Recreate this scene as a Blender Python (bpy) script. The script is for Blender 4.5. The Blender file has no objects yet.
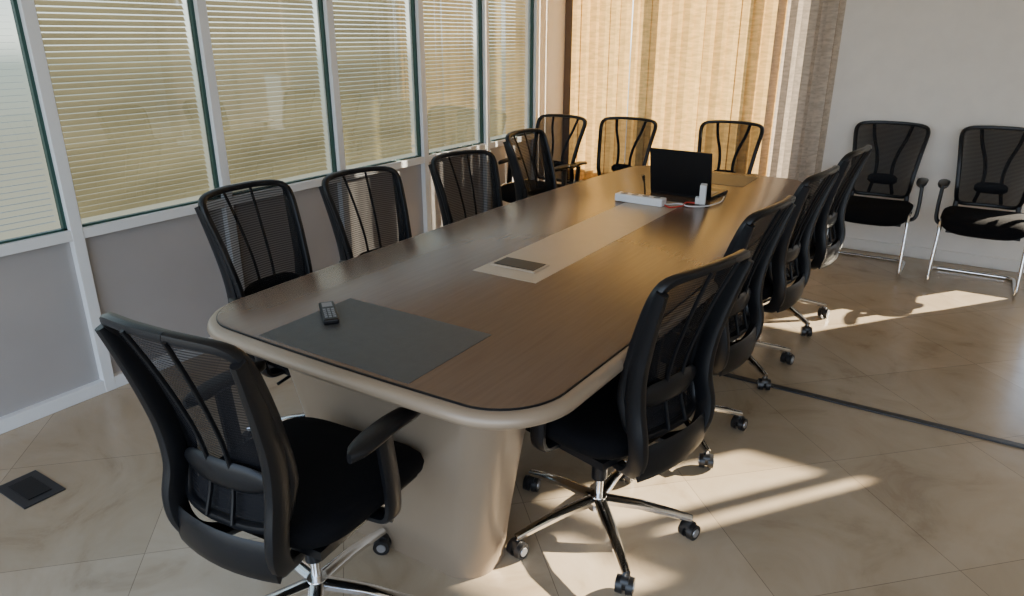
import bpy, math, random
from mathutils import Vector, Matrix
random.seed(4)
sc = bpy.context.scene
COL = sc.collection

# ------------------------------------------------------------------ materials
def new_mat(name):
    m = bpy.data.materials.new(name); m.use_nodes = True
    nt = m.node_tree; nt.nodes.clear()
    out = nt.nodes.new('ShaderNodeOutputMaterial')
    return m, nt, out
def N(nt, t, **kw):
    n = nt.nodes.new(t)
    for k, v in kw.items(): setattr(n, k, v)
    return n
def pbr(name, col, rough=0.5, metal=0.0, noise=0.0, nscale=8.0, bump=0.0, bscale=200.0, stretch=(1,1,1), spec=0.5, coat=0.0):
    m, nt, out = new_mat(name)
    b = N(nt, 'ShaderNodeBsdfPrincipled')
    b.inputs['Base Color'].default_value = (*col, 1)
    b.inputs['Roughness'].default_value = rough
    b.inputs['Metallic'].default_value = metal
    b.inputs['Specular IOR Level'].default_value = spec
    b.inputs['Coat Weight'].default_value = coat
    tc = N(nt, 'ShaderNodeTexCoord'); mp = N(nt, 'ShaderNodeMapping')
    mp.inputs['Scale'].default_value = stretch
    nt.links.new(tc.outputs['Object'], mp.inputs[0])
    nz = N(nt, 'ShaderNodeTexNoise'); nz.inputs['Scale'].default_value = nscale
    nz.inputs['Detail'].default_value = 6
    nt.links.new(mp.outputs[0], nz.inputs['Vector'])
    rp = N(nt, 'ShaderNodeValToRGB')
    a = max(noise, 0.02)
    rp.color_ramp.elements[0].position = 0.3; rp.color_ramp.elements[1].position = 0.7
    rp.color_ramp.elements[0].color = (*[c*(1-a) for c in col], 1)
    rp.color_ramp.elements[1].color = (*[min(1, c*(1+a)) for c in col], 1)
    nt.links.new(nz.outputs['Fac'], rp.inputs[0]); nt.links.new(rp.outputs[0], b.inputs['Base Color'])
    if bump > 0:
        n2 = N(nt, 'ShaderNodeTexNoise'); n2.inputs['Scale'].default_value = bscale
        nt.links.new(mp.outputs[0], n2.inputs['Vector'])
        bp = N(nt, 'ShaderNodeBump'); bp.inputs['Strength'].default_value = bump; bp.inputs['Distance'].default_value = 0.002
        nt.links.new(n2.outputs['Fac'], bp.inputs['Height']); nt.links.new(bp.outputs[0], b.inputs['Normal'])
    nt.links.new(b.outputs[0], out.inputs[0])
    return m

M = {}
M['wall'] = pbr('wall_paint', (.76,.72,.66), .7, noise=.03, bump=.1)
M['ceil'] = pbr('ceiling_paint', (.82,.80,.76), .8)
M['alu'] = pbr('white_aluminium', (.70,.72,.73), .35, spec=.5)
M['panel'] = pbr('grey_metal_panel', (.40,.385,.38), .28, metal=.15, noise=.05, nscale=3)
M['seal'] = pbr('green_rubber_seal', (.015,.06,.05), .4)
M['plastic'] = pbr('black_plastic', (.005,.0055,.007), .36, noise=.1, bump=.15, bscale=400, spec=.32)
M['fabric'] = pbr('black_seat_fabric', (.003,.003,.004), .9, noise=.2, nscale=150, bump=.4, bscale=500, spec=.12)
M['chrome'] = pbr('chrome', (.8,.8,.8), .12, metal=1)
M['wheel'] = pbr('wheel_rubber', (.010,.010,.011), .35)
M['hubcap'] = pbr('wheel_cap_grey', (.35,.35,.36), .3, metal=.6)
M['lacquer'] = pbr('beige_lacquer', (.29,.225,.16), .33, metal=.2, noise=.04, nscale=4)
M['strip'] = pbr('beige_inlay', (.40,.325,.245), .33, noise=.04)
M['pad'] = pbr('grey_leather', (.050,.050,.049), .5, noise=.1, nscale=40, bump=.3, bscale=300)
M['black'] = pbr('black_gloss', (.004,.004,.005), .4, spec=.3)
M['white'] = pbr('white_plastic', (.75,.76,.78), .35)
M['red'] = pbr('red_cable', (.5,.03,.02), .4)
M['brown'] = pbr('brown_window_frame', (.12,.075,.045), .5)
M['dark'] = pbr('dark_metal', (.035,.036,.04), .4, metal=.4)
M['btn'] = pbr('grey_buttons', (.2,.2,.21), .5)

# wood
m, nt, out = new_mat('dark_walnut_veneer')
b = N(nt,'ShaderNodeBsdfPrincipled'); b.inputs['Roughness'].default_value=.27
b.inputs['Specular IOR Level'].default_value=.55
tc=N(nt,'ShaderNodeTexCoord'); mp=N(nt,'ShaderNodeMapping'); mp.inputs['Scale'].default_value=(60,3,1)
nz=N(nt,'ShaderNodeTexNoise'); nz.inputs['Scale'].default_value=1.5; nz.inputs['Detail'].default_value=8; nz.inputs['Distortion'].default_value=.4
rp=N(nt,'ShaderNodeValToRGB')
rp.color_ramp.elements[0].position=.3; rp.color_ramp.elements[0].color=(.122,.074,.046,1)
rp.color_ramp.elements[1].position=.72; rp.color_ramp.elements[1].color=(.140,.088,.056,1)
nt.links.new(tc.outputs['Object'],mp.inputs[0]); nt.links.new(mp.outputs[0],nz.inputs['Vector']); nt.links.new(nz.outputs['Fac'],rp.inputs[0])
nt.links.new(rp.outputs[0],b.inputs['Base Color'])
nt.links.new(b.outputs[0],out.inputs[0]); M['wood']=m

# floor marble tiles
m, nt, out = new_mat('beige_marble_tiles')
b = N(nt,'ShaderNodeBsdfPrincipled'); b.inputs['Specular IOR Level'].default_value=.5
tc=N(nt,'ShaderNodeTexCoord'); mp=N(nt,'ShaderNodeMapping'); mp.inputs['Rotation'].default_value=(0,0,math.radians(45)); mp.inputs['Location'].default_value=(.2,.13,0)
br=N(nt,'ShaderNodeTexBrick'); br.offset=0.0; br.squash=1.0
br.inputs['Scale'].default_value=1.0; br.inputs['Mortar Size'].default_value=.0014; br.inputs['Brick Width'].default_value=.62; br.inputs['Row Height'].default_value=.62
br.inputs['Color1'].default_value=(.39,.315,.22,1); br.inputs['Color2'].default_value=(.46,.375,.27,1); br.inputs['Mortar'].default_value=(.24,.19,.135,1)
br.inputs['Bias'].default_value=0
nt.links.new(tc.outputs['Object'],mp.inputs[0]); nt.links.new(mp.outputs[0],br.inputs['Vector'])
nz=N(nt,'ShaderNodeTexNoise'); nz.inputs['Scale'].default_value=2.2; nz.inputs['Detail'].default_value=12; nz.inputs['Distortion'].default_value=1.8; nz.inputs['Roughness'].default_value=.62
nt.links.new(tc.outputs['Object'],nz.inputs['Vector'])
rp=N(nt,'ShaderNodeValToRGB'); rp.color_ramp.elements[0].position=.30; rp.color_ramp.elements[0].color=(.72,.67,.61,1)
rp.color_ramp.elements[1].position=.62; rp.color_ramp.elements[1].color=(1.0,1.0,1.0,1)
q=rp.color_ramp.elements.new(.44); q.color=(.91,.89,.85,1)
nt.links.new(nz.outputs['Fac'],rp.inputs[0])
mx=N(nt,'ShaderNodeMix'); mx.data_type='RGBA'; mx.blend_type='MULTIPLY'; mx.inputs[0].default_value=1
nt.links.new(br.outputs['Color'],mx.inputs[6]); nt.links.new(rp.outputs[0],mx.inputs[7])
nt.links.new(mx.outputs[2],b.inputs['Base Color'])
mr=N(nt,'ShaderNodeMapRange'); mr.inputs[3].default_value=.16; mr.inputs[4].default_value=.28
nt.links.new(nz.outputs['Fac'],mr.inputs[0]); nt.links.new(mr.outputs[0],b.inputs['Roughness'])
nt.links.new(b.outputs[0],out.inputs[0]); M['floor']=m

# chair mesh fabric (woven, see-through)
m, nt, out = new_mat('black_mesh_fabric')
b = N(nt,'ShaderNodeBsdfPrincipled'); b.inputs['Base Color'].default_value=(.006,.006,.008,1); b.inputs['Roughness'].default_value=.7
b.inputs['Specular IOR Level'].default_value=.2
tr=N(nt,'ShaderNodeBsdfTransparent'); ms=N(nt,'ShaderNodeMixShader')
tc=N(nt,'ShaderNodeTexCoord'); wv=N(nt,'ShaderNodeTexWave'); wv.bands_direction='Z'; wv.inputs['Scale'].default_value=38
nt.links.new(tc.outputs['Object'],wv.inputs['Vector'])
mr=N(nt,'ShaderNodeMapRange'); mr.inputs[3].default_value=.66; mr.inputs[4].default_value=.90
nt.links.new(wv.outputs['Fac'],mr.inputs[0]); nt.links.new(mr.outputs[0],ms.inputs[0])
nt.links.new(tr.outputs[0],ms.inputs[1]); nt.links.new(b.outputs[0],ms.inputs[2]); nt.links.new(ms.outputs[0],out.inputs[0]); M['mesh']=m

# glass (thin pane: side-independent Schlick reflection over a tinted transparent)
def glass(name, tint, f0=.05, f1=.9):
    m, nt, out = new_mat(name)
    tr=N(nt,'ShaderNodeBsdfTransparent'); tr.inputs[0].default_value=(*tint,1)
    gl=N(nt,'ShaderNodeBsdfGlossy'); gl.inputs['Roughness'].default_value=.02
    lw=N(nt,'ShaderNodeLayerWeight'); lw.inputs['Blend'].default_value=.5
    pw=N(nt,'ShaderNodeMath'); pw.operation='POWER'; pw.inputs[1].default_value=4.0
    mr=N(nt,'ShaderNodeMapRange'); mr.inputs[3].default_value=f0; mr.inputs[4].default_value=f1
    ms=N(nt,'ShaderNodeMixShader')
    nt.links.new(lw.outputs['Facing'],pw.inputs[0]); nt.links.new(pw.outputs[0],mr.inputs[0]); nt.links.new(mr.outputs[0],ms.inputs[0])
    nt.links.new(tr.outputs[0],ms.inputs[1]); nt.links.new(gl.outputs[0],ms.inputs[2])
    nt.links.new(ms.outputs[0],out.inputs[0]); return m
M['glass']=glass('tinted_window_glass',(.40,.43,.38),.12)
M['glass2']=glass('clear_window_glass',(.95,.97,.96),.05)

def cloth(name, col, tfac, weave=60, tcol=None):
    m, nt, out = new_mat(name)
    d=N(nt,'ShaderNodeBsdfDiffuse'); t=N(nt,'ShaderNodeBsdfTranslucent'); ms=N(nt,'ShaderNodeMixShader'); ms.inputs[0].default_value=tfac
    tc=N(nt,'ShaderNodeTexCoord'); mp=N(nt,'ShaderNodeMapping'); mp.inputs['Scale'].default_value=(.25,.25,1)
    nz=N(nt,'ShaderNodeTexNoise'); nz.inputs['Scale'].default_value=weave; nz.inputs['Detail'].default_value=3
    rp=N(nt,'ShaderNodeValToRGB'); rp.color_ramp.elements[0].position=.35; rp.color_ramp.elements[1].position=.65
    rp.color_ramp.elements[0].color=(*[c*.72 for c in col],1); rp.color_ramp.elements[1].color=(*col,1)
    nt.links.new(tc.outputs['Object'],mp.inputs[0]); nt.links.new(mp.outputs[0],nz.inputs['Vector']); nt.links.new(nz.outputs['Fac'],rp.inputs[0])
    nt.links.new(rp.outputs[0],d.inputs[0]); nt.links.new(rp.outputs[0],t.inputs[0])
    nt.links.new(d.outputs[0],ms.inputs[1]); nt.links.new(t.outputs[0],ms.inputs[2]); nt.links.new(ms.outputs[0],out.inputs[0]); return m
M['blind']=cloth('yellow_vertical_blind_fabric',(.80,.51,.18),.33,55)
M['blind2']=cloth('grey_blind_fabric',(.62,.53,.43),.10,55)
M['slat']=cloth('venetian_slat',(.92,.73,.43),.5,5)
M['slat2']=pbr('grey_venetian_slat',(.45,.47,.45),.5)

# ------------------------------------------------------------------ mesh builder
class MB:
    def __init__(s): s.v=[]; s.f=[]
    def box(s,x0,x1,y0,y1,z0,z1,mat=None):
        n=len(s.v)
        P=[(x0,y0,z0),(x1,y0,z0),(x1,y1,z0),(x0,y1,z0),(x0,y0,z1),(x1,y0,z1),(x1,y1,z1),(x0,y1,z1)]
        if mat: P=[tuple(mat@Vector(p)) for p in P]
        s.v+=P
        s.f+=[tuple(n+i for i in q) for q in ((0,3,2,1),(4,5,6,7),(0,1,5,4),(1,2,6,5),(2,3,7,6),(3,0,4,7))]
        return s
    def quad(s,a,b,c,d):
        n=len(s.v); s.v+=[a,b,c,d]; s.f.append((n,n+1,n+2,n+3))
    def loft(s,rings,cap=True,closed=False):
        n=len(s.v); k=len(rings[0])
        for r in rings: s.v+=[tuple(p) for p in r]
        R=len(rings)
        for i in range(R if closed else R-1):
            j=(i+1)%R
            for a in range(k):
                b=(a+1)%k
                s.f.append((n+i*k+a,n+i*k+b,n+j*k+b,n+j*k+a))
        if cap and not closed:
            s.f.append(tuple(n+a for a in reversed(range(k))))
            s.f.append(tuple(n+(R-1)*k+a for a in range(k)))
        return s
    def cyl(s,p0,p1,r0,r1=None,seg=20):
        r1=r0 if r1 is None else r1
        return s.sweep([p0,p1],lambda t:(r0+(r1-r0)*t,)*2,seg=seg)
    def sweep(s,path,wh,seg=12,closed=False,ref=None,n=2.0):
        P=[Vector(p) for p in path]; L=len(P); rings=[]; prev=None
        for i in range(L):
            if closed: T=(P[(i+1)%L]-P[i-1]).normalized()
            else: T=(P[min(i+1,L-1)]-P[max(i-1,0)]).normalized()
            if ref is not None:
                A=Vector(ref)
            else:
                A=prev if prev is not None else (Vector((0,0,1)) if abs(T.z)<.9 else Vector((0,1,0)))
            A=(A-T*A.dot(T)).normalized(); prev=A
            B=T.cross(A)
            w,h=wh(i/(L-1 if not closed else L)) if callable(wh) else wh
            ring=[]
            for k in range(seg):
                a=2*math.pi*k/seg; c,q=math.cos(a),math.sin(a)
                cx=math.copysign(abs(c)**(2/n),c); sx=math.copysign(abs(q)**(2/n),q)
                ring.append(P[i]+A*(h*cx)+B*(w*sx))
            rings.append(ring)
        return s.loft(rings,closed=closed)
    def mesh(s,name,mat,smooth=True,ang=40):
        me=bpy.data.meshes.new(name); me.from_pydata(s.v,[],s.f); me.materials.append(mat)
        import bmesh
        bm=bmesh.new(); bm.from_mesh(me); bmesh.ops.recalc_face_normals(bm,faces=bm.faces); bm.to_mesh(me); bm.free()
        if smooth:
            me.shade_smooth(); me.set_sharp_from_angle(angle=math.radians(ang))
        return me
    def obj(s,name,mat,parent=None,smooth=True,bevel=0,ang=40):
        return inst(name,s.mesh(name,mat,smooth,ang),parent,bevel=bevel)
def inst(name,me,parent=None,loc=(0,0,0),bevel=0):
    o=bpy.data.objects.new(name,me); COL.objects.link(o); o.location=loc
    if parent: o.parent=parent
    if bevel:
        b=o.modifiers.new('bevel','BEVEL'); b.width=bevel; b.segments=3; b.limit_method='ANGLE'
    return o
def empty(name,loc=(0,0,0),rz=0):
    o=bpy.data.objects.new(name,None); COL.objects.link(o); o.location=loc; o.rotation_euler=(0,0,rz); o.empty_display_size=.1; return o
def smoothpath(pts,r=.05,k=6,closed=False):
    P=[Vector(p) for p in pts]; out=[]; L=len(P)
    for i in range(L):
        if not closed and i in (0,L-1): out.append(P[i]); continue
        a=P[i-1]; b=P[i]; c=P[(i+1)%L]
        d1=min(r,(a-b).length*.48); d2=min(r,(c-b).length*.48)
        p=b+(a-b).normalized()*d1; q=b+(c-b).normalized()*d2
        for j in range(k+1):
            t=j/k; out.append(p*(1-t)**2+b*2*t*(1-t)+q*t*t)
    return out
def catmull(pts,k=6):
    P=[Vector(p) for p in pts]; P=[P[0]*2-P[1]]+P+[P[-1]*2-P[-2]]; out=[]
    for i in range(1,len(P)-2):
        for j in range(k):
            t=j/k; a,b,c,d=P[i-1],P[i],P[i+1],P[i+2]
            out.append(.5*((2*b)+(c-a)*t+(2*a-5*b+4*c-d)*t*t+(3*b-a-3*c+d)*t**3))
    out.append(P[-2]); return out

# ------------------------------------------------------------------ room
XL=-3.2; YF=5.9; XR=3.2; YB=-1.55; H=2.9; YC=5.35
MB().box(XL-.3,XR+.2,YB,YF+.25,-.1,0).obj('floor',M['floor'],smooth=False)
MB().box(XL-.3,XR+.2,YB,YF+.25,H,H+.1).obj('ceiling',M['ceil'],smooth=False)
MB().box(XR,XR+.2,YB,YF,0,H).obj('wall_right',M['wall'],smooth=False)
w=MB(); w.box(XL-.2,XL,YC,YF+.2,0,H); w.box(XL-.2,XL,YB,YC,2.55,H)
w.obj('wall_left',M['wall'],smooth=False)
FW=(-3.14,-.97,.42,2.72); FW2=(.5,2.85,.30,2.76)
w=MB()
w.box(XL,FW[0],YF,YF+.2,0,H); w.box(FW[1],FW2[0],YF,YF+.2,0,H); w.box(FW2[1],XR+.2,YF,YF+.2,0,H)
w.box(FW[0],FW[1],YF,YF+.2,0,FW[2]); w.box(FW[0],FW[1],YF,YF+.2,FW[3],H)
w.box(FW2[0],FW2[1],YF,YF+.2,0,FW2[2]); w.box(FW2[0],FW2[1],YF,YF+.2,FW2[3],H)
w.obj('wall_far',M['wall'],smooth=False)
MB().box(-.92,XR,YF-.015,YF,0,.085).obj('baseboard_far',M['wall'],smooth=False,bevel=.004)

# left glazing
mull=[1.49-.755*k for k in range(5)][::-1]+[2.25,3.06,3.85,4.60,5.33]
mull[0]=YB+.02
fr=MB()
for y in mull:
    fr.box(XL-.05,XL+.03,y-.025,y+.025,0.0,2.55)
fr.box(XL-.05,XL+.028,YB,YC,.725,.77)
fr.box(XL-.05,XL+.028,YB,YC,2.5,2.55)
fr.box(XL-.05,XL+.028,YB,YC,0.0,.06)
win=empty('window_1')
fr.obj('frame',M['alu'],win,smooth=False,bevel=.003)
pn=MB(); gl=MB(); se=MB()
for a,c in zip(mull[:-1],mull[1:]):
    pn.box(XL-.03,XL-.005,a+.02,c-.02,.05,.73)
    x=XL-.012; gl.quad((x,a+.02,.77),(x,c-.02,.77),(x,c-.02,2.5),(x,a+.02,2.5))
    se.box(XL-.02,XL+.004,a+.025,a+.037,.77,2.5); se.box(XL-.02,XL+.004,c-.039,c-.025,.77,2.5)
    se.box(XL-.02,XL+.004,a+.025,c-.025,.77,.779)
pn.obj('lower_panels',M['panel'],win,smooth=False)
gl.obj('glass_panes',M['glass'],win,smooth=False)
se.obj('rubber_seals',M['seal'],win,smooth=False)
bl=MB(); bo=MB()
for i,(a,c) in enumerate(zip(mull[:-1],mull[1:])):
    opn = c<1.6
    ang = math.radians(4 if opn else 58)
    pitch=.025; wd=.0065 if opn else .0118
    tgt = bo if opn else bl
    z=.80
    while z<2.48:
        dx=wd*math.cos(ang); dz=wd*math.sin(ang); xc=XL-.075
        tgt.quad((xc+dx,a+.03,z-dz),(xc+dx,c-.03,z-dz),(xc-dx,c-.03,z+dz),(xc-dx,a+.03,z+dz))
        z+=pitch
bl.obj('venetian_blinds',M['slat'],win,smooth=False)
bo.obj('open_venetian_blinds',M['slat2'],win,smooth=False)

def farwin(name,W,mx):
    e=empty(name); f=MB()
    x0,x1,z0,z1=W
    for x in [x0+.025,x1-.025]+mx: f.box(x-.03,x+.03,YF+.08,YF+.14,z0,z1)
    for z in (z0+.025,z1-.025): f.box(x0,x1,YF+.08,YF+.14,z-.025,z+.025)
    f.obj('frame',M['brown'],e,smooth=False,bevel=.003)
    g=MB(); g.quad((x0,YF+.11,z0),(x1,YF+.11,z0),(x1,YF+.11,z1),(x0,YF+.11,z1)); g.obj('glass',M['glass2'],e,smooth=False)
farwin('window_2',FW,[-2.3,-1.46]); farwin('added_sun_window',FW2,[1.5])  # second one is out of view, added to let sun onto the floor
e=empty('vertical_blind'); s=MB()
x=-3.14; i=0
while x<-1.40:
    gap = .03 if abs(x+2.58)<.05 else 0
    x0=x+gap; x1=x+.098; y0=YF-.06+.012*math.sin(i*1.7); y1=YF-.045-.012*math.sin(i*2.1+1)
    xm=(x0+x1)/2; ym=(y0+y1)/2+.008
    s.quad((x0,y0,.30),(xm,ym,.30),(xm,ym,2.78),(x0,y0,2.78)); s.quad((xm,ym,.30),(x1,y1,.30),(x1,y1,2.78),(xm,ym,2.78))
    x+=.091; i+=1
s.obj('fabric_slats',M['blind'],e,smooth=False)
MB().box(-3.15,-.92,YF-.09,YF-.02,2.78,2.83).obj('head_rail',M['alu'],e,smooth=False)
s=MB(); x=-1.38; i=0
while x<-.95:
    a=math.radians(58+16*math.sin(i*2.3)); dx=.048*math.cos(a); dy=.048*math.sin(a); yc=YF-.07
    s.quad((x-dx,yc-dy,.30),(x+dx,yc+dy,.30),(x+dx,yc+dy,2.78),(x-dx,yc-dy,2.78))
    x+=.038 if i%4 else .060; i+=1
s.obj('gathered_slats',M['blind2'],e,smooth=False)
MB().box(-3.2,-3.13,YF-.06,YF-.005,0,2.9).obj('trim_1',M['brown'],smooth=False)
holes=[(.56,.84,.38,1.12),(1.93,2.22,1.93,2.33),(2.20,2.58,2.42,2.70),(2.31,2.36,1.90,2.30)]  # cut-outs traced back along the sun direction from the wanted floor patches
xs=sorted(set([.46,2.9]+[h[0] for h in holes]+[h[1] for h in holes])); zs=sorted(set([.26,2.8]+[h[2] for h in holes]+[h[3] for h in holes]))
s=MB()
for i in range(len(xs)-1):
    for j in range(len(zs)-1):
        cx=(xs[i]+xs[i+1])/2; cz=(zs[j]+zs[j+1])/2
        if any(h[0]<cx<h[1] and h[2]<cz<h[3] for h in holes): continue
        s.quad((xs[i],YF-.03,zs[j]),(xs[i+1],YF-.03,zs[j]),(xs[i+1],YF-.03,zs[j+1]),(xs[i],YF-.03,zs[j+1]))
s.obj('sun_patch_mask',M['blind2'],smooth=False)  # unseen sheet added behind the frame edge to shape the floor sun patches

MB().box(-.9,XR-.02,3.175,3.21,0,.008).obj('floor_cable_strip',M['dark'],smooth=False,bevel=.003)
e=empty('floor_outlet_box',(-2.66,.90,0),math.radians(0))
MB().box(-.11,.11,-.07,.07,0,.006).obj('cover_plate',M['dark'],e,smooth=False,bevel=.002)
MB().box(-.075,.075,-.04,.04,.006,.009).obj('lid',M['plastic'],e,smooth=False,bevel=.002)

# ------------------------------------------------------------------ table
CX,CY,HW,HL=-1.305,2.795,.650,1.655
def outline(d,z,R=.20):
    r=max(R-d,.02); w=HW-d; l=HL-d; pts=[]
    def add(cx,cy,a0):
        for k in range(13):
            a=math.radians(a0+90*k/12); pts.append((cx+r*math.cos(a),cy+r*math.sin(a)))
    def line(p,q,n):
        for k in range(1,n): pts.append((p[0]+(q[0]-p[0])*k/n,p[1]+(q[1]-p[1])*k/n))
    add(w-r,-(l-r),-90); line((w,-(l-r)),(w,l-r),24)
    add(w-r,l-r,0); line((w-r,l),(-(w-r),l),12)
    add(-(w-r),l-r,90); line((-w,l-r),(-w,-(l-r)),24)
    add(-(w-r),-(l-r),180); line((-(w-r),-l),(w-r,-l),12)
    out=[]
    for x,y in pts:
        t=y/HL; f=1-(.05*t*t if t<0 else .15*t*t)
        out.append(Vector((x*f,y+math.copysign(.02*max(0,1-(x/HW)**2)*abs(t)**6,y),z)))
    return out
tb=empty('conference_table',(CX,CY,0))
MB().loft([outline(.10,.700),outline(.05,.701),outline(.02,.707),outline(.004,.717),outline(0,.726),outline(.003,.737),outline(.009,.745),outline(.018,.75),outline(.034,.7505)]).obj('table_rim',M['lacquer'],tb,ang=60)
MB().loft([outline(.031,.7495),outline(.031,.7545),outline(.033,.7555)]).obj('edge_groove',M['black'],tb,ang=30)
MB().loft([outline(.034,.750),outline(.034,.7555),outline(.036,.7565)]).obj('veneer_top',M['wood'],tb,ang=30)
ZT=.7565
def lbox(name,x0,x1,y0,y1,z0,z1,mat,bev=.001):
    return MB().box(x0-CX,x1-CX,y0-CY,y1-CY,z0,z1).obj(name,mat,tb,smooth=False,bevel=bev)
lbox('centre_inlay',-1.44,-1.175,1.98,3.45,ZT-.003,ZT+.001,M['strip'],.0005)
lbox('desk_pad_near',-1.60,-1.05,1.17,1.53,ZT-.003,ZT+.0015,M['pad'])
lbox('desk_pad_far',-1.55,-1.05,4.02,4.36,ZT-.003,ZT+.0015,M['pad'])
lbox('power_box_frame',-1.425,-1.235,2.07,2.18,ZT,ZT+.005,M['strip'])
lbox('power_box_lid',-1.415,-1.245,2.080,2.170,ZT+.004,ZT+.007,M['black'])
def ped(y0,y1,name,front):
    def ring(z):
        t=z/.705; g=t**1.2
        hx=.32+.12*g; pts=[]
        a=y0-(.07*g if front else .0); b_=y1+(.0 if front else .07*g)
        cy=(a+b_)/2-CY; hy=(b_-a)/2; r=.10
        for cxs,cys,a0 in ((1,-1,-90),(1,1,0),(-1,1,90),(-1,-1,180)):
            for k in range(9):
                an=math.radians(a0+90*k/8); pts.append(Vector((cxs*(hx-r)+r*math.cos(an)-.025,cy+cys*(hy-r)+r*math.sin(an),z)))
        return pts
    MB().loft([ring(.705*k/10) for k in range(11)]).obj(name,M['lacquer'],tb)
ped(1.37,1.60,'pedestal_near',True); ped(3.8,4.03,'pedestal_far',False)
MB().box(-.06,.06,1.58-CY,3.9-CY,.3,.6).obj('modesty_beam',M['lacquer'],tb,smooth=False)

# ------------------------------------------------------------------ chairs
def yb(z):
    if z>.62: return -.195-.125*((z-.62)/.38)**1.4
    return -.195-.03*((.62-z)/.12)
ZC,HH,NS=.750,.245,10.0
def hwid(v): return .181+.024*v-.006*(1-v*v)
def S(u,v,off=0,grow=0):
    z=ZC+v*(HH+grow)+.012*(1-u*u)*(1 if v>0 else 0)*v
    return Vector((u*(hwid(v)+grow),yb(z)-.032*(1-u*u)+off,z))
def sup(a,n=NS):
    c,s_=math.cos(a),math.sin(a)
    return math.copysign(abs(c)**(2/n),c),math.copysign(abs(s_)**(2/n),s_)
def angs(K):
    F=4000; pts=[sup(2*math.pi*(k+.5)/F) for k in range(F)]; L=[0]
    for k in range(F): 
        a=pts[k]; b_=pts[(k+1)%F]; L.append(L[-1]+math.hypot(a[0]-b_[0],a[1]-b_[1]))
    out=[]; j=0
    for i in range(K):
        t=L[-1]*i/K
        while L[j+1]<t: j+=1
        out.append(pts[j])
    return out
RIM=angs(120)
def superpatch(R=12):
    K=len(RIM); mb=MB(); mb.v.append(tuple(S(0,0)))
    for r in range(1,R+1):
        for u,v in RIM: mb.v.append(tuple(S(u*r/R,v*r/R)))
    for k in range(K): mb.f.append((0,1+k,1+(k+1)%K))
    for r in range(R-1):
        for k in range(K):
            a=1+r*K+k; b_=1+r*K+(k+1)%K; mb.f.append((a,a+K,b_+K,b_))
    return mb
P={}
P['back_mesh']=superpatch().mesh('back_mesh',M['mesh'])
per=[S(u,v) for u,v in RIM]
P['back_frame']=MB().sweep(per,(.012,.015),seg=10,closed=True,ref=(0,1,0),n=3).mesh('back_frame',M['plastic'])
def ribs(name,cols,wd,band):
    rb=MB()
    for sg in (-1,1):
        path=catmull([S(sg*a,v,-.018) for a,v in cols],6)
        rb.sweep(path,(wd,.006),seg=8,ref=(0,1,0))
    rings=[]
    for k in range(13):
        u=-band+2*band*k/12; h=.038*math.sqrt(max(.15,1-(abs(u)/(band+.02))**4))
        c=S(u,-.52,-.022)
        rings.append([c+Vector((0,.010*math.sin(a),h*math.cos(a))) for a in [2*math.pi*j/12 for j in range(12)]])
    rb.loft(rings)
    return rb.mesh(name,M['plastic'])
P['lumbar_support']=ribs('lumbar_support',((.30,.99),(.27,.6),(.24,.2),(.22,-.2),(.22,-.6),(.26,-.98)),.005,.80)
P['lumbar_support_g']=ribs('lumbar_support',((.52,.97),(.46,.6),(.32,.2),(.26,-.2),(.32,-.6),(.42,-.95)),.010,.5)
def seatmesh():
    rings=[]
    for ins,z in ((.06,.415),(.02,.42),(.004,.435),(0,.455),(.006,.475),(.025,.490),(.07,.499),(.14,.501)):
        ring=[]
        for k in range(56):
            u,v=sup(2*math.pi*k/56,4.5)
            x=u*(.245-ins); y=.03+v*(.245-ins)
            zz=z-.035*max(0,(y-.10)/.17)**2+.012*(x/.25)**2
            ring.append((x,y,zz))
        rings.append(ring)
    return MB().loft(rings).mesh('seat_cushion',M['fabric'])
P['seat_cushion']=seatmesh()
P['seat_pan']=MB().box(-.2,.2,-.17,.22,.395,.42).mesh('seat_pan',M['plastic'],False)
of=MB()
for sg in (-1,1):
    pts=[]
    for v in (.90,.6,.2,-.2,-.6):
        p=S(sg*1.0,v,-.016-.026*(1-v)/1.6); pts.append(tuple(p))
    pts+=[(sg*.166,-.258,.52),(sg*.158,-.256,.45),(sg*.142,-.225,.395),(sg*.11,-.16,.372),(sg*.06,-.05,.375)]
    of.sweep(catmull(pts,5),lambda t:(.012+.006*math.sin(math.pi*min(1,t*1.1)),.016+.014*math.sin(math.pi*t)),seg=10,ref=(0,1,0),n=3)
rings=[]
for k in range(9):
    q=-1+2*k/8; x=.16*q; yy=-.262-.024*(1-q*q)
    rings.append([Vector((x,yy+.010*math.sin(a),.440+.055*math.cos(a))) for a in [2*math.pi*j/12 for j in range(12)]])
of.loft(rings)
P['outer_frame']=of.mesh('outer_frame',M['plastic'])
def arms():
    am=MB()
    for sg in (-1,1):
        pth=smoothpath([(sg*.20,.02,.405),(sg*.268,.02,.41),(sg*.275,.015,.50),(sg*.27,.0,.655)],.05)
        am.sweep(pth,(.026,.012),seg=10,n=3)
        rings=[]
        for k in range(11):
            t=k/10; y=-.12+.27*t; w_=.034*math.sqrt(max(.04,1-abs(2*t-1)**4)); zc=.665+.012*math.sin(t*math.pi)
            rings.append([Vector((sg*.267+w_*math.copysign(abs(math.cos(a))**.6,math.cos(a)),y,zc+.013*math.sin(a))) for a in [2*math.pi*j/14 for j in range(14)]])
        am.loft(rings)
    return am
P['armrests']=arms().mesh('armrests',M['plastic'])
bs=MB(); cs=MB(); hb=MB()
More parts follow.
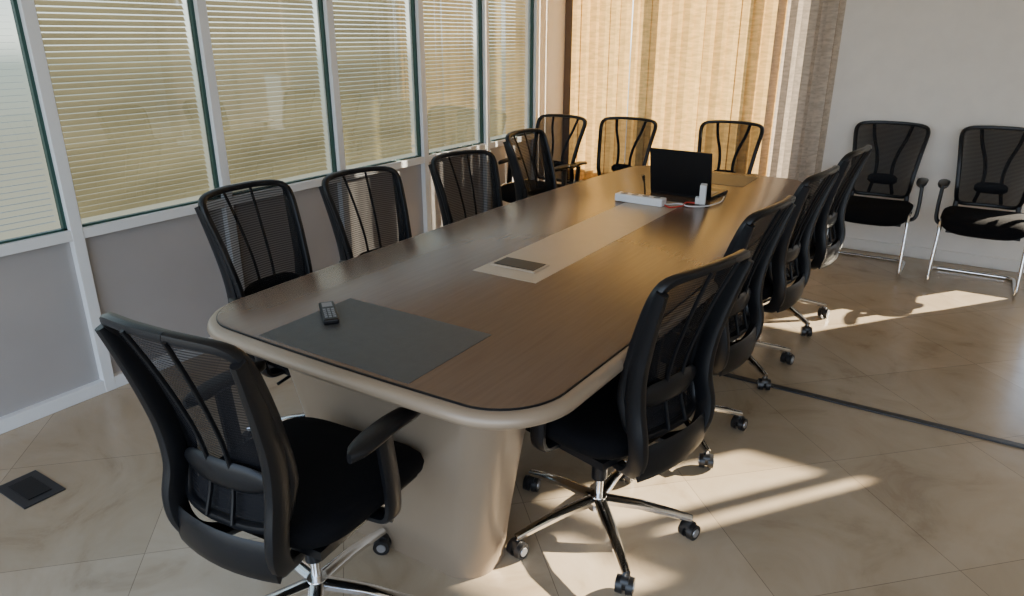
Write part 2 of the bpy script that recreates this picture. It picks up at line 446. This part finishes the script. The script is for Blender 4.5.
for k in range(5):
    a=math.radians(72*k+20); d=Vector((math.cos(a),math.sin(a),0)); tn=Vector((-d.y,d.x,0))
    bs.sweep([d*.02+Vector((0,0,.118)),d*.14+Vector((0,0,.108)),d*.24+Vector((0,0,.088)),d*.305+Vector((0,0,.072))],lambda t:(.022-.009*t,.015-.005*t),seg=10,ref=(0,0,1),n=3)
    c=d*.30+Vector((0,0,.0285))
    bs.cyl(c+Vector((0,0,.02)),c+Vector((0,0,.05)),.006,seg=10)
    td=(tn*math.cos(k*1.3)+d*math.sin(k*1.3)*.6).normalized()
    for sg in (-1,1):
        cs.cyl(c+td*sg*.006,c+td*sg*.026,.028,.026,seg=22)
        hb.cyl(c+td*sg*.0255,c+td*sg*.0285,.015,.014,seg=16)
    cs.cyl(c-td*.007,c+td*.007,.018,seg=12)
    cs.sweep([c+Vector((0,0,.012))-td*.012,c+Vector((0,0,.012))+td*.012],(.022,.022),seg=14)
bs.cyl((0,0,.085),(0,0,.135),.034,.028); bs.cyl((0,0,.13),(0,0,.30),.014)
P['star_base']=bs.mesh('star_base',M['chrome']); P['casters']=cs.mesh('casters',M['wheel']); P['caster_caps']=hb.mesh('caster_caps',M['hubcap'])
co=MB(); co.cyl((0,0,.20),(0,0,.38),.026); co.box(-.09,.09,-.12,.1,.36,.40)
co.sweep([(.08,.03,.385),(.24,.05,.375)],(.006,.006),seg=8)
P['gas_lift']=co.mesh('gas_lift',M['plastic'])
gf=MB()
loop=[(-.235,-.16,.43),(-.235,.20,.43),(-.245,.265,.012),(-.245,-.20,.012),(.245,-.20,.012),(.245,.265,.012),(.235,.20,.43),(.235,-.16,.43)]
gf.sweep(smoothpath(loop,.06,6),(.0115,.0115),seg=12)
gf.cyl((-.235,.10,.43),(.235,.10,.43),.010,seg=10); gf.cyl((-.235,-.10,.43),(.235,-.10,.43),.010,seg=10)
P['sled_frame']=gf.mesh('sled_frame',M['chrome'])
gb=MB()
for sg in (-1,1):
    gb.sweep(catmull([(sg*.17,-.08,.43),(sg*.18,-.19,.45),(sg*.178,-.222,.53)],5),(.016,.012),seg=8)
P['back_bracket']=gb.mesh('back_bracket',M['plastic'])

def chair(kind,x,y,facing,dz=0):
    e=empty(kind,(x,y,0),math.radians(facing))
    parts=['back_mesh','back_frame','seat_cushion','seat_pan','armrests']
    if kind=='office_chair': parts+=['lumbar_support','outer_frame','star_base','casters','caster_caps','gas_lift']
    else: parts+=['lumbar_support_g','sled_frame','back_bracket']
    for p in parts:
        up = dz if p not in ('star_base','casters','caster_caps','sled_frame') else 0
        o=inst(p.replace('_g',''),P[p],e,(0,0,up))
        if kind=='guest_chair' and p in('back_mesh','back_frame','lumbar_support_g'): o.scale=(1.17,1,1)
    return e
chair('office_chair',-1.32,1.05,5)
chair('office_chair',-.83,1.82,76)
chair('office_chair',-.87,2.56,84)
chair('office_chair',-.85,3.33,84)
chair('office_chair',-.82,4.10,84)
chair('office_chair',-2.00,1.72,-90)
chair('office_chair',-1.99,2.27,-100,-.03)
chair('office_chair',-2.00,3.00,-108,-.05)
chair('office_chair',-2.02,3.78,-92,-.01)
chair('guest_chair',-2.86,4.82,180-8,-.06)
chair('guest_chair',-2.33,5.02,180,-.07)
chair('guest_chair',-1.57,5.20,180,-.07)
chair('guest_chair',-.52,5.50,180,-.04)
chair('guest_chair',.14,5.46,180,-.03)

# ------------------------------------------------------------------ items on the table
e=empty('laptop',(-1.26,3.60,ZT),math.radians(-4))
MB().box(-.17,.17,.0,.235,0,.016).obj('keyboard_base',M['black'],e,smooth=False,bevel=.003)
lid=MB().box(-.17,.17,-.004,.004,0,.235).obj('screen_lid',M['black'],e,smooth=False,bevel=.003); lid.location=(0,.0,.012); lid.rotation_euler=(math.radians(10),0,0)
MB().box(-.15,.15,.03,.15,.016,.018).obj('keys',M['btn'],e,smooth=False)
e=empty('power_strip',(-1.37,3.33,ZT),math.radians(-3))
MB().box(-.13,.13,-.03,.03,.001,.04).obj('body',M['white'],e,smooth=False,bevel=.006)
s=MB()
for k in range(4): s.cyl((-.09+.06*k,0,.0395),(-.09+.06*k,0,.042),.018,seg=18)
s.obj('sockets',M['btn'],e)
e=empty('power_adapter',(-1.10,3.48,ZT),math.radians(15))
MB().box(-.016,.016,-.03,.03,.001,.10).obj('body',M['white'],e,smooth=False,bevel=.005)
MB().box(-.035,-.014,-.022,.022,.001,.035).obj('plug',M['white'],e,smooth=False,bevel=.004)
e=empty('red_power_cable',(0,0,ZT))
MB().sweep(catmull([(-1.24,3.33,.006),(-1.2,3.30,.006),(-1.16,3.36,.006),(-1.17,3.44,.006),(-1.12,3.46,.006)],8),(.004,.004),seg=8).obj('cable',M['red'],e)
MB().sweep(catmull([(-1.24,3.35,.006),(-1.19,3.40,.006),(-1.13,3.37,.006),(-1.06,3.42,.006),(-1.03,3.55,.006),(-1.05,3.68,.006)],8),(.0035,.0035),seg=8).obj('cable_white',M['white'],e)
e=empty('flexible_microphone',(-1.40,3.46,ZT))
m_=MB(); m_.cyl((0,0,0),(0,0,.012),.028); m_.sweep(catmull([(0,0,.01),(0,-.005,.05),(-.004,-.015,.10)],5),(.004,.004),seg=8); m_.cyl((-.004,-.015,.095),(-.006,-.022,.12),.007)
m_.obj('stem',M['black'],e)
e=empty('remote_control',(-1.545,1.385,ZT+.0015),math.radians(52))
MB().box(-.023,.023,-.08,.08,0.0,.018).obj('body',M['black'],e,smooth=False,bevel=.006)
s=MB()
for i in range(3):
    for j in range(5): s.box(-.016+.012*i,-.008+.012*i,-.062+.016*j,-.054+.016*j,.0178,.0195)
s.box(-.015,.015,.03,.065,.0178,.0188)
s.obj('buttons',M['btn'],e,smooth=False)

# ------------------------------------------------------------------ sky
W=bpy.data.worlds.new('sky'); sc.world=W; W.use_nodes=True; nt=W.node_tree; nt.nodes.clear()
out=N(nt,'ShaderNodeOutputWorld'); bg=N(nt,'ShaderNodeBackground'); bg.inputs[1].default_value=5.2
tc=N(nt,'ShaderNodeTexCoord'); sp=N(nt,'ShaderNodeSeparateXYZ'); rp=N(nt,'ShaderNodeValToRGB')
el=rp.color_ramp.elements
el[0].position=0; el[0].color=(.32,.27,.21,1)
el[1].position=1; el[1].color=(.24,.38,.66,1)
for p,c in ((.44,(.28,.27,.24,1)),(.485,(.30,.34,.34,1)),(.5,(.80,.82,.82,1)),(.56,(.58,.70,.86,1))):
    q=el.new(p); q.color=c
mr=N(nt,'ShaderNodeMapRange'); mr.inputs[1].default_value=-1; mr.inputs[2].default_value=1
nt.links.new(tc.outputs['Generated'],sp.inputs[0]); nt.links.new(sp.outputs[2],mr.inputs[0]); nt.links.new(mr.outputs[0],rp.inputs[0])
nt.links.new(rp.outputs[0],bg.inputs[0]); nt.links.new(bg.outputs[0],out.inputs[0])

sun=bpy.data.lights.new('sun','SUN'); sun.energy=40; sun.color=(1,.86,.68); sun.angle=math.radians(.6)
so=bpy.data.objects.new('sun',sun); COL.objects.link(so)
d=Vector((-.6,-.8,-.466)); so.rotation_euler=d.to_track_quat('-Z','Y').to_euler(); so.location=(6,12,8)

cam=bpy.data.cameras.new('camera'); cam.lens=713/1024*36; cam.sensor_width=36; cam.clip_start=.05; cam.clip_end=1000
c=bpy.data.objects.new('camera',cam); COL.objects.link(c); c.location=(0,0,1.55)
c.rotation_euler=(math.radians(90-20.2),0,math.radians(32.7)); sc.camera=c
